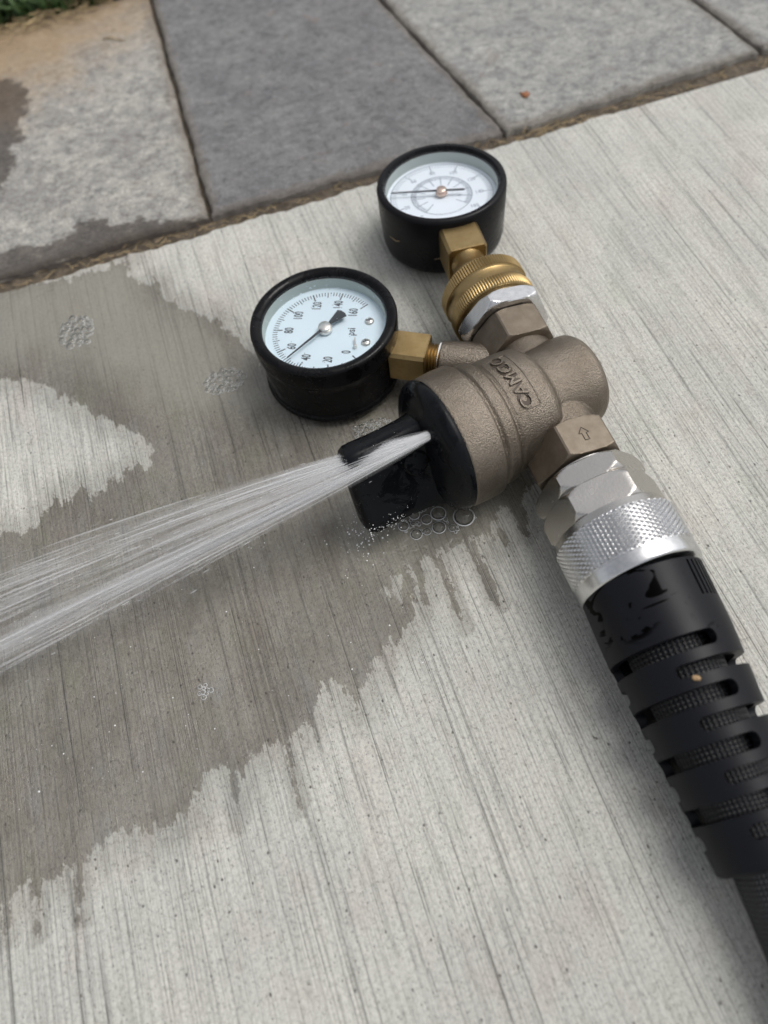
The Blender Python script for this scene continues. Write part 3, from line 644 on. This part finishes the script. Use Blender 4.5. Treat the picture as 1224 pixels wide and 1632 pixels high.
# near gauge: wet, needle at about 62
yawA = math.radians(57)
gA = thing('pressure_gauge', 'wet black pressure gauge beside the water jet, pale dial marked psi with legible numbers', 'pressure gauge', (26, 186.5, 1.3), (0, 0, 0), 'pressure gauges on the regulator')
gA.rotation_euler = (Matrix.Rotation(math.radians(-2.6), 3, 'X') @ Matrix.Rotation(yawA, 3, 'Z')).to_euler()
RA, HA, LA, DZ = 26.5, 28.0, 22.4, 21.0
DR = Matrix.Rotation(math.radians(8), 4, 'Z')     # the dial sits turned against its stem
caseA, bezA, dialA = gauge_common(gA, RA, HA, True, DZ, HA-1.5, LA, M_RUBBER, None)
Z1 = DZ+.05
marks = []
for i in range(81):
    v = i*2; a = ang(v)
    if v % 20 == 0: marks.append(tick(a, 16.0, 19.5, .50, Z1))
    elif v % 10 == 0: marks.append(tick(a, 16.9, 19.5, .34, Z1))
    else: marks.append(tick(a, 17.7, 19.5, .32, Z1))
obj('scale_marks', xf(join(*marks), DR), M_INK, dialA, smooth=None)
nums = []
for v in range(0, 161, 20):
    a = ang(v); rr = 13.7
    nums.append(at2(text(str(v), 3.45, 0, .60, .018), -math.sin(a)*rr, math.cos(a)*rr + (.9 if v in (0, 160) else 0), Z1))
obj('scale_numbers', xf(join(*nums), DR), M_INK, dialA, smooth=None)
obj('unit_lettering', xf(at2(text('psi', 3.7, 0, .85, .016), 0, -9.8, Z1), DR), M_INK, dialA, smooth=None)
for sx in (-1, 1):
    sc = obj('screw', xf(at2(lathe([(0, 0), (0, 1.75), (.4, 1.7), (.85, 1.2), (1.0, 0)], 28), sx*5.1, -15.4, DZ), DR), M_SCREW, dialA, smooth=60)
    obj('cross_slot', xf(at2(join(box(-1.05, 1.05, -.16, .16, .86, 1.06), box(-.16, .16, -1.05, 1.05, .85, 1.05)), sx*5.1, -15.4, DZ, .4), DR), M_INK, dialA, smooth=None)
obj('stop_pin', xf(join(at2(lathe([(0, 0), (0, .6), (1.6, .6), (1.7, 0)], 12), -7.6, -12.0, DZ), at2(box(-.28, .28, 0, 3.8, .9, 1.3), -7.6, -12.0, DZ, math.radians(-80))), DR), M_SCREW, dialA)
needle(gA, 44, DZ+2.0, 18.6, 9.2, 2.5, M_NEEDLE, M_SCREW, 2.5)
SZ = 13.6
def sq_block(y0, y1, hw, z):
    rows = []
    for y, h in ((y0, hw-.4), (y0+.4, hw), (y1-.4, hw), (y1, hw-.4)):
        c_ = 1.1; rows.append([(p[0]*h, y, z+p[1]*h) for p in ((-1, -1+c_/h), (-1, 1-c_/h), (-1+c_/h, 1), (1-c_/h, 1), (1, 1-c_/h), (1, -1+c_/h), (1-c_/h, -1), (-1+c_/h, -1))])
    return rings(rows)
stA = obj('stem', sq_block(-37.8, -24.5, 6.6, SZ), M_BRASS, gA, smooth=25)
tp = [(0, 0)] + [(i*.55, (5.9 - .03*i) if i % 2 else (5.2-.03*i)) for i in range(13)] + [(6.8, 0)]
obj('pipe_thread', xf(lathe(tp, 64), frame((0, -37.2, SZ), (0, -1, 0), (1, 0, 0))), M_BRASS, stA, smooth=60)
def lens_fn(r):
    while True:
        x, y = random.uniform(-22, 22), random.uniform(-22, 22)
        if x*x+y*y < 21.5**2: return Matrix.Translation((x, y, HA-1.5)), r
drops_on(gA, gA, 150, lens_fn, .14, .52)
def side_fn(r):
    a = random.uniform(0, 2*math.pi); z = random.uniform(4, HA-1)
    rr = RA-.1 if z > HA-8 else RA-1.3
    if random.random() < .4: return Matrix.Translation((math.cos(a)*(RA-1.4), math.sin(a)*(RA-1.4), HA-.1)), r
    return frame((rr*math.cos(a), rr*math.sin(a), z), (math.cos(a), math.sin(a), 0), (0, 0, 1)), r
drops_on(gA, gA, 120, side_fn, .10, .30)

# far gauge: dry, double scale, needle pointing left
gB = thing('pressure_gauge', 'far dry black gauge with double ring white dial, screwed on by a ridged brass coupling', 'pressure gauge', (90, 236, 1.8), (0, 0, 0), 'pressure gauges on the regulator')
gB.rotation_euler = (Matrix.Rotation(math.radians(-4.5), 3, 'X') @ Matrix.Rotation(math.radians(-6), 3, 'Z')).to_euler()
RB, HB, LB, DB = 25.7, 27.0, 22.3, 20.4
caseB, bezB, dialB = gauge_common(gB, RB, HB, False, DB, HB-1.2, LB, M_RUBDRY, None)
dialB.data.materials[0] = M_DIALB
Z1 = DB+.05; marks = []
for i in range(81):
    v = i*2; a = ang(v)
    if v % 20 == 0: marks.append(tick(a, 16.2, 20.6, .36, Z1))
    else: marks.append(tick(a, 18.2, 20.4, .2, Z1))
marks.append(at2(disc(20.65, 0, 96, 20.4), 0, 0, Z1+.01))
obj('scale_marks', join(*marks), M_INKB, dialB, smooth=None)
inn = [at2(disc(12.3, 0, 72, 12.05), 0, 0, Z1+.01)]
for i in range(111):
    a = ang(i*160/110)
    inn.append(tick(a, 10.2 if i % 10 else 6.6, 12.0, .16 if i % 10 else .3, Z1))
obj('inner_scale_marks', join(*inn), M_INKB, dialB, smooth=None)
nums = [at2(text(str(v), 2.0, 0, .8, 0), -math.sin(ang(v))*15.2, math.cos(ang(v))*15.2, Z1) for v in range(0, 161, 20)]
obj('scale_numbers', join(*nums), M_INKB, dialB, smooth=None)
needle(gB, 36, DB+2.0, 20.2, 9.0, .55, M_NEEDLE, mat_simple('copper_hub', (.66, .50, .42), .3, .8), 2.2)
stB = obj('stem', join(sq_block(-38.0, -24.0, 7.5, 16.4)), M_BRASS, gB, smooth=25)
neck = [(0, 0), (0, 6.3), (1.0, 6.9), (2.2, 6.4), (4.4, 6.2), (7.2, 6.8), (9.6, 8.4), (11.4, 9.6), (12.6, 10.2), (14.0, 10.2), (14, 0)]
obj('neck', xf(lathe(neck, 64), frame((0, -36.2, 16.4), (0, -1, 0.0), (1, 0, 0))), M_BRASS, stB, smooth=50)
# the coupling lies along the regulator's own axis, so it is placed in the gauge's tilted frame
ridges = 100
def knurl(p, z, r):
    if (0.35 < z < 4.9) or (10.0 < z < 14.4):
        k = (p*ridges/(2*math.pi)) % 1; return r + .38*(1-abs(2*k-1))
    return r
cp = [(0, 0), (0, 14.6), (.3, 15.6), (.4, 15.8), (4.8, 15.8), (5.1, 15.3), (5.6, 15.1), (9.4, 15.1), (9.9, 15.4), (10.1, 15.8), (14.3, 15.8), (14.8, 15.3), (15.0, 14.6), (15.0, 0)]
Mg = (Matrix.Translation((90, 236, 1.8)) @ gB.rotation_euler.to_matrix().to_4x4()).inverted()
obj('hose_coupling', xf(lathe(cp, ridges*4, knurl), Mg @ frame((87.0, 188.2, 18.6), (0, -1, 0), (1, 0, 0))), M_BRASS, gB, smooth=50)

# ------------------------------------------------------------------ the hose
hose = thing('garden_hose', 'black braided hose with slotted black sleeve and silver coupling at lower right', 'garden hose', (84, 40, 0))
HX = 85.6
obj('swivel_nut', join(hexg(91.6, 99.2, HX, 19, 31.0, math.radians(-15), 2.6), seg((HX, 98.8, 19), (HX, 100.6, 19), 13.2)), M_NICK, hose, smooth=22)
obj('coupling_nut', join(hexg(81.2, 91.9, HX, 19, 32.2, math.radians(-13), 3.0)), M_NICK, hose, smooth=22)
obj('washer', seg((HX, 81.6, 19), (HX, 79.3, 19), 18.0, 18.5, 96), M_NICK, hose)
ND, NR = 46, 9
def knurl_geo():
    n = ND*8; m = NR*8; rows = []; Lc = 13.4
    for i in range(m+1):
        w_ = i/m; row = []
        fade = min(1, min(w_, 1-w_)*16)
        for j in range(n):
            p = 2*math.pi*j/n; u = j/n*ND; v = w_*NR
            a = abs(((u+v) % 1)-.5)*2; b = abs(((u-v) % 1)-.5)*2
            h = .62*(1-max(a, b)**1.0)*1.0
            r = 18.45 + fade*min(.75, h*1.5); row.append((r*math.cos(p), r*math.sin(p), w_*Lc))
        rows.append(row)
    rows = [[(x*.96, y*.96, -.15) for x, y, z in rows[0]]] + rows + [[(x*.97, y*.97, z+.1) for x, y, z in rows[-1]]]
    return rings(rows)
HD = frame((HX, 79.4, 19), (-.0, -1, 0), (1, 0, 0))
obj('knurled_collar', xf(knurl_geo(), HD), M_CHROME, hose, smooth=28)
obj('collar_band', xf(lathe([(13.4, 0), (13.4, 18.5), (13.7, 19.0), (17.4, 19.0), (17.9, 18.7), (18.1, 18.2), (18.1, 0)], 128), HD), M_CHROME, hose, smooth=40)
SL0 = Vector((85.2, 61.4, 18.9)); SL1 = Vector((80.8, -16.2, 15.0)); FS = frame(SL0, SL1-SL0, (1, 0, 0)); SLL = (SL1-SL0).length
def sr(w_): 
    t_ = w_/SLL
    return 18.2 - .35*t_*2 if t_ < .25 else 18.02 - 4.8*((t_-.25)/.75)**1.05
zs = [0, .4] + list(np.linspace(1, SLL-.6, 60)) + [SLL]
outer = [(z_, sr(z_) - (.5 if z_ in (0, SLL) else 0)) for z_ in zs]
inner = [(z_, sr(z_)-2.6) for z_ in zs[::-1]]
slv = obj('strain_relief_sleeve', xf(ring_band(outer + inner, 160), FS), M_SLEEVE, None, smooth=None)
def slot(w0, a0, a1, hw, n=40):
    rows = []; a0, a1 = math.radians(a0), math.radians(a1); r = sr(w0); er = hw/r
    for i in range(n+1):
        t_ = .5-.5*math.cos(math.pi*i/n); p = a0+(a1-a0)*t_; e = min(p-a0, a1-p)
        h = hw*math.sqrt(max(0.0, 1-max(0, 1-e/er)**2)) + .02
        q = [(r-5, w0-h), (r+4, w0-h), (r+4, w0+h), (r-5, w0+h)]
        rows.append([(b*math.cos(p), b*math.sin(p), z_) for b, z_ in q])
    return rings(rows)
cuts = []
for k, w_ in enumerate((22.8, 36.4, 49.8, 63.0)):
    cuts += [slot(w_, 68, 209, 2.1), slot(w_, 236, 374, 2.1)]
for k, w_ in enumerate((29.6, 43.1, 56.4, 69.4)):
    cuts += [slot(w_, -12, 116, 1.75), slot(w_, 176, 300, 2.0)]
for k in range(6):
    p = math.radians(30 + k*6.2); r = 17.1
    cuts.append(xf(box(-.1, 3, -.42, .42, 1.0, 11.5), Matrix.Rotation(p, 4, 'Z') @ Matrix.Translation((r, 0, 0))))
BASE['sleeve'] = Vector((0, 0, 0))
cut(slv, [xf(c_, FS) for c_ in cuts])
slv.parent = hose; slv.matrix_parent_inverse = Matrix.Translation(-Vector((84, 40, 0))*S); BASE[slv.name] = BASE[hose.name]
hp = [SL0 + (SL1-SL0)*t_ for t_ in np.linspace(.02, 1, 14)] + [Vector((79.6, -34, 13.2)), Vector((77.6, -54, 11.4)), Vector((74, -80, 10.4)), Vector((70, -120, 10.2)), Vector((66, -180, 10.2)), Vector((64, -260, 10.2))]
nh = 64; V_, F_ = tube(hp, lambda t_: 13.2 - 3.4*min(1, t_*1.45), nh)
acc = [0.0]
for a, b in zip(hp[:-1], hp[1:]): acc.append(acc[-1]+(b-a).length)
# finer rows so the braid follows the hose
uu = [j/nh for i in range(len(hp)) for j in range(nh)]; vv = [acc[i] for i in range(len(hp)) for j in range(nh)]
obj('hose_tube', (V_, F_), M_BRAID, hose, smooth=180, attrs={'u': uu, 'v': vv})
cr = obj('leaf_crumb', xf(ball((0, 0, 0), 1, 10, .45), Matrix.Translation((79.9, 28.9, 34.1)) @ Matrix.Rotation(-.5, 4, 'Z') @ Matrix.Diagonal((1.25, .8, 1, 1))), mat_simple('tan_crumb', (.34, .22, .11), .7, var=.3, vscale=1), smooth=180)
cr['label'] = 'tiny tan crumb sitting on the black sleeve of the hose'; cr['category'] = 'crumb'

# ------------------------------------------------------------------ water
N0 = Vector((41.6, 121.8, 37.5))
def jet(n):
    V_, F_, C_ = [], [], []
    def strand(t_, s0, s1, r, cov, zj, j0, m=8, sides=3):
        lat = Vector((0, -(t_-.5)*33, -3*abs(t_-.5))); d = Vector((-104, 123, 17 + zj)) - N0; k0 = len(V_)
        for q in range(m):
            f_ = q/(m-1); s_ = s0+(s1-s0)*f_
            p = N0 + j0*(1-.3*s_) + d*s_ + lat*max(s_, 0)**.72 + Vector((0, 0, -7*s_*s_ + 3.6*s_)); p.z = max(p.z, .8)
            sh = math.sin(math.pi*f_)**.7 if s0 > 0 else (1-f_**2.5)
            rr = r*(.7+2.0*s_)*max(.06, sh)
            for a in range(sides):
                an = a*2*math.pi/sides + k0; V_.append((p.x, p.y+rr*math.cos(an), p.z+rr*math.sin(an)))
                C_.append(max(0.0, cov*sh*(1-.45*min(1, s_))*(1.9-.8*min(1, s_*2.6))))
        for q in range(m-1):
            for a in range(sides):
                b = (a+1) % sides; F_.append((k0+q*sides+a, k0+q*sides+b, k0+(q+1)*sides+b, k0+(q+1)*sides+a))
    sheets = [.03, .10, .17, .22, .31, .38, .45, .51, .60, .68, .74, .785, .83, .87, .93, 1.0]; wts = np.array([.5, .6, .9, .5, .6, 1.0, .9, .4, .5, .7, 1.2, 1.7, 1.8, 1.2, .6, .4]); wts = wts/wts.sum()
    def fan():
        if rng.random() < .72: return float(rng.choice(sheets, p=wts) + rng.normal(0, .013))
        k = rng.random()
        if k < .34: return float(np.clip(rng.normal(.80, .06), 0, 1))
        if k < .56: return float(np.clip(rng.normal(.42, .10), 0, 1))
        if k < .68: return float(np.clip(rng.normal(.16, .08), -.05, 1))
        return rng.uniform(-.08, 1.10)
    for i in range(n//4):                                # broad thin veils of mist
        j0 = Vector((0, rng.normal(0, .5), rng.normal(0, .5))); s0 = 0.0 if rng.random() < .5 else rng.random()*.8
        strand(fan(), s0, min(1.4, s0+rng.uniform(.35, .9)), rng.uniform(.35, .95), rng.uniform(.012, .042), rng.normal(0, 3), j0, 9, 5)
    for i in range(n):                                   # fine bright threads
        j0 = Vector((0, rng.normal(0, .6), rng.normal(0, .6))); s0 = 0.0 if rng.random() < .35 else rng.random()**1.2*.95
        strand(fan(), s0, min(1.4, s0+rng.uniform(.06, .5)), rng.uniform(.05, .20), .02+.42*rng.random()**2.4, rng.normal(0, 3), j0, 7, 3)
    for i in range(170):                                 # torn-off drops, drawn out along the flow
        j0 = Vector((0, rng.normal(0, 1.2), rng.normal(0, 1.2))); s0 = rng.uniform(.12, 1.2)
        strand(rng.normal(.55, .42), s0, s0+rng.uniform(.006, .035), rng.uniform(.04, .12), rng.uniform(.2, .6), rng.normal(-1, 4), j0, 4, 4)
    return V_, F_, C_
jt = thing('water_jet', 'white fan of water spraying left from the black knob over the wet concrete', 'water jet', (41.6, 121.8, 0))
jv, jf, jc = jet(1000)
o = obj('spray', (jv, jf), M_JET, jt, smooth=180, attrs={'cover': jc}); o['kind'] = 'stuff'
path = [N0 + Vector((1.5, 0, .3))]+[N0 + (Vector((-104, 118, 17))-N0)*s_ for s_ in np.linspace(.0, .16, 10)]
cv, cf = tube(path, lambda t_: 1.3+1.5*t_, 16); cc = [(.45*(1-(i//16)/10.5)**1.2) for i in range(len(cv))]
obj('jet_core', (cv, cf), M_JET, jt, smooth=180, attrs={'cover': cc})

def bubbles(name, label, lst, loc, group='foam and bubbles'):
    b = thing(name, label, 'bubbles', loc, None, group)
    for i, (x, y, r) in enumerate(lst):
        sk = ball((x, y, .1), r, 28 if r > 1 else 16, .85, True)
        ring_ = tube([(x+r*1.0*math.cos(a), y+r*1.0*math.sin(a), .12) for a in np.linspace(0, 2*math.pi, 25)], max(.09, r*.075), 6, False)
        bb = obj('bubble', sk, M_BUB, b, smooth=180)
        obj('water_rim', ring_, M_RIM, bb, smooth=180)
    return b
extra = []
for _ in range(26):
    bx, by, br = random.choice(BUB); a = random.uniform(0, 6.3); extra.append((bx+math.cos(a)*(br+.5), by+math.sin(a)*(br+.5), random.uniform(.25, .55)))
bubbles('bubble_cluster', 'large clear bubbles on the wet concrete below the black knob', BUB+extra, (40, 112, 0))
def foam(cx, cy, rx, ry, n, ring_=True, rmax=1.5):
    out = []
    for _ in range(n*30):
        if len(out) >= n: break
        a = random.uniform(0, 6.283); q = (random.uniform(.6, 1.0) if ring_ and random.random() < .75 else random.uniform(0, 1))
        r = random.uniform(.45, rmax); x, y = cx+rx*q*math.cos(a), cy+ry*q*math.sin(a)
        if all((x-p[0])**2+(y-p[1])**2 > (.85*(r+p[2]))**2 for p in out): out.append((x, y, r))
    return out
bubbles('foam_patch', 'small ring of foam bubbles on the wet concrete at far left', foam(-67.5, 247.4, 7.6, 8.4, 44, True, 1.7), (-67.5, 247.4, 0))
bubbles('foam_patch', 'patch of foam bubbles on the wet concrete left of the near gauge', foam(-15.6, 198.6, 8.4, 5.6, 46, True, 1.4), (-15.6, 198.6, 0))
bubbles('foam_patch', 'flat foam bubbles between the near gauge and the black knob', foam(31, 156.5, 8, 3.4, 30, False, 1.2), (31, 156.5, 0))
bubbles('foam_patch', 'few tiny bubbles on the wet concrete below the jet', foam(-49.4, 81.4, 2.6, 2.2, 9, False, .9), (-49.4, 81.4, 0))
def splash_fn(r):
    k = random.random()
    if k < .5:
        x, y = random.gauss(14, 4), random.gauss(115, 4); return Matrix.Translation((x, y, .05)), r
    x, y = random.uniform(-110, 20), random.uniform(60, 130); return Matrix.Translation((x, y, .05)), r*.8
sp = drops_on(None, None, 170, splash_fn, .08, .40, 'splash_drops'); sp['label'] = 'splash droplets scattered on the wet concrete'; sp['category'] = 'water drops'
def grip_fn(r):
    a = random.uniform(-.5, .5); u = random.uniform(-27, -2); sgn = 1
    if random.random() < .55:
        p = FB @ (ux*random.uniform(-19, -12) + un_*random.uniform(0, 6) + Vector((0, 0, random.uniform(-27.6, -20)))); return frame(p, (-.6, -.6, .3), (0, 0, 1)), r
    x = random.uniform(-17, 18); T = 6.2; p = FB @ (ux*x + un_*T*(1-.25*abs(x/19)**3) + Vector((0, 0, u))); return frame(p, FB.to_3x3() @ un_, (1, 0, 0)), r
drops_on(reg, kn, 260, grip_fn, .14, .5)

def foam_fn(r):
    if random.random() < .6:
        x = random.gauss(-15.5, 1.6); u = random.gauss(-20, 5); T = 5.9
    else: x = random.uniform(-14, 12); u = random.gauss(-3, 2); T = 5.2
    p = FB @ (ux*x + un_*T + Vector((0, 0, max(-26, min(-.5, u))))); return frame(p, FB.to_3x3() @ un_, (1, 0, 0)), r
fs = drops_on(reg, kn, 130, foam_fn, .10, .26, 'foam_specks'); fs.data.materials[0] = M_RIM
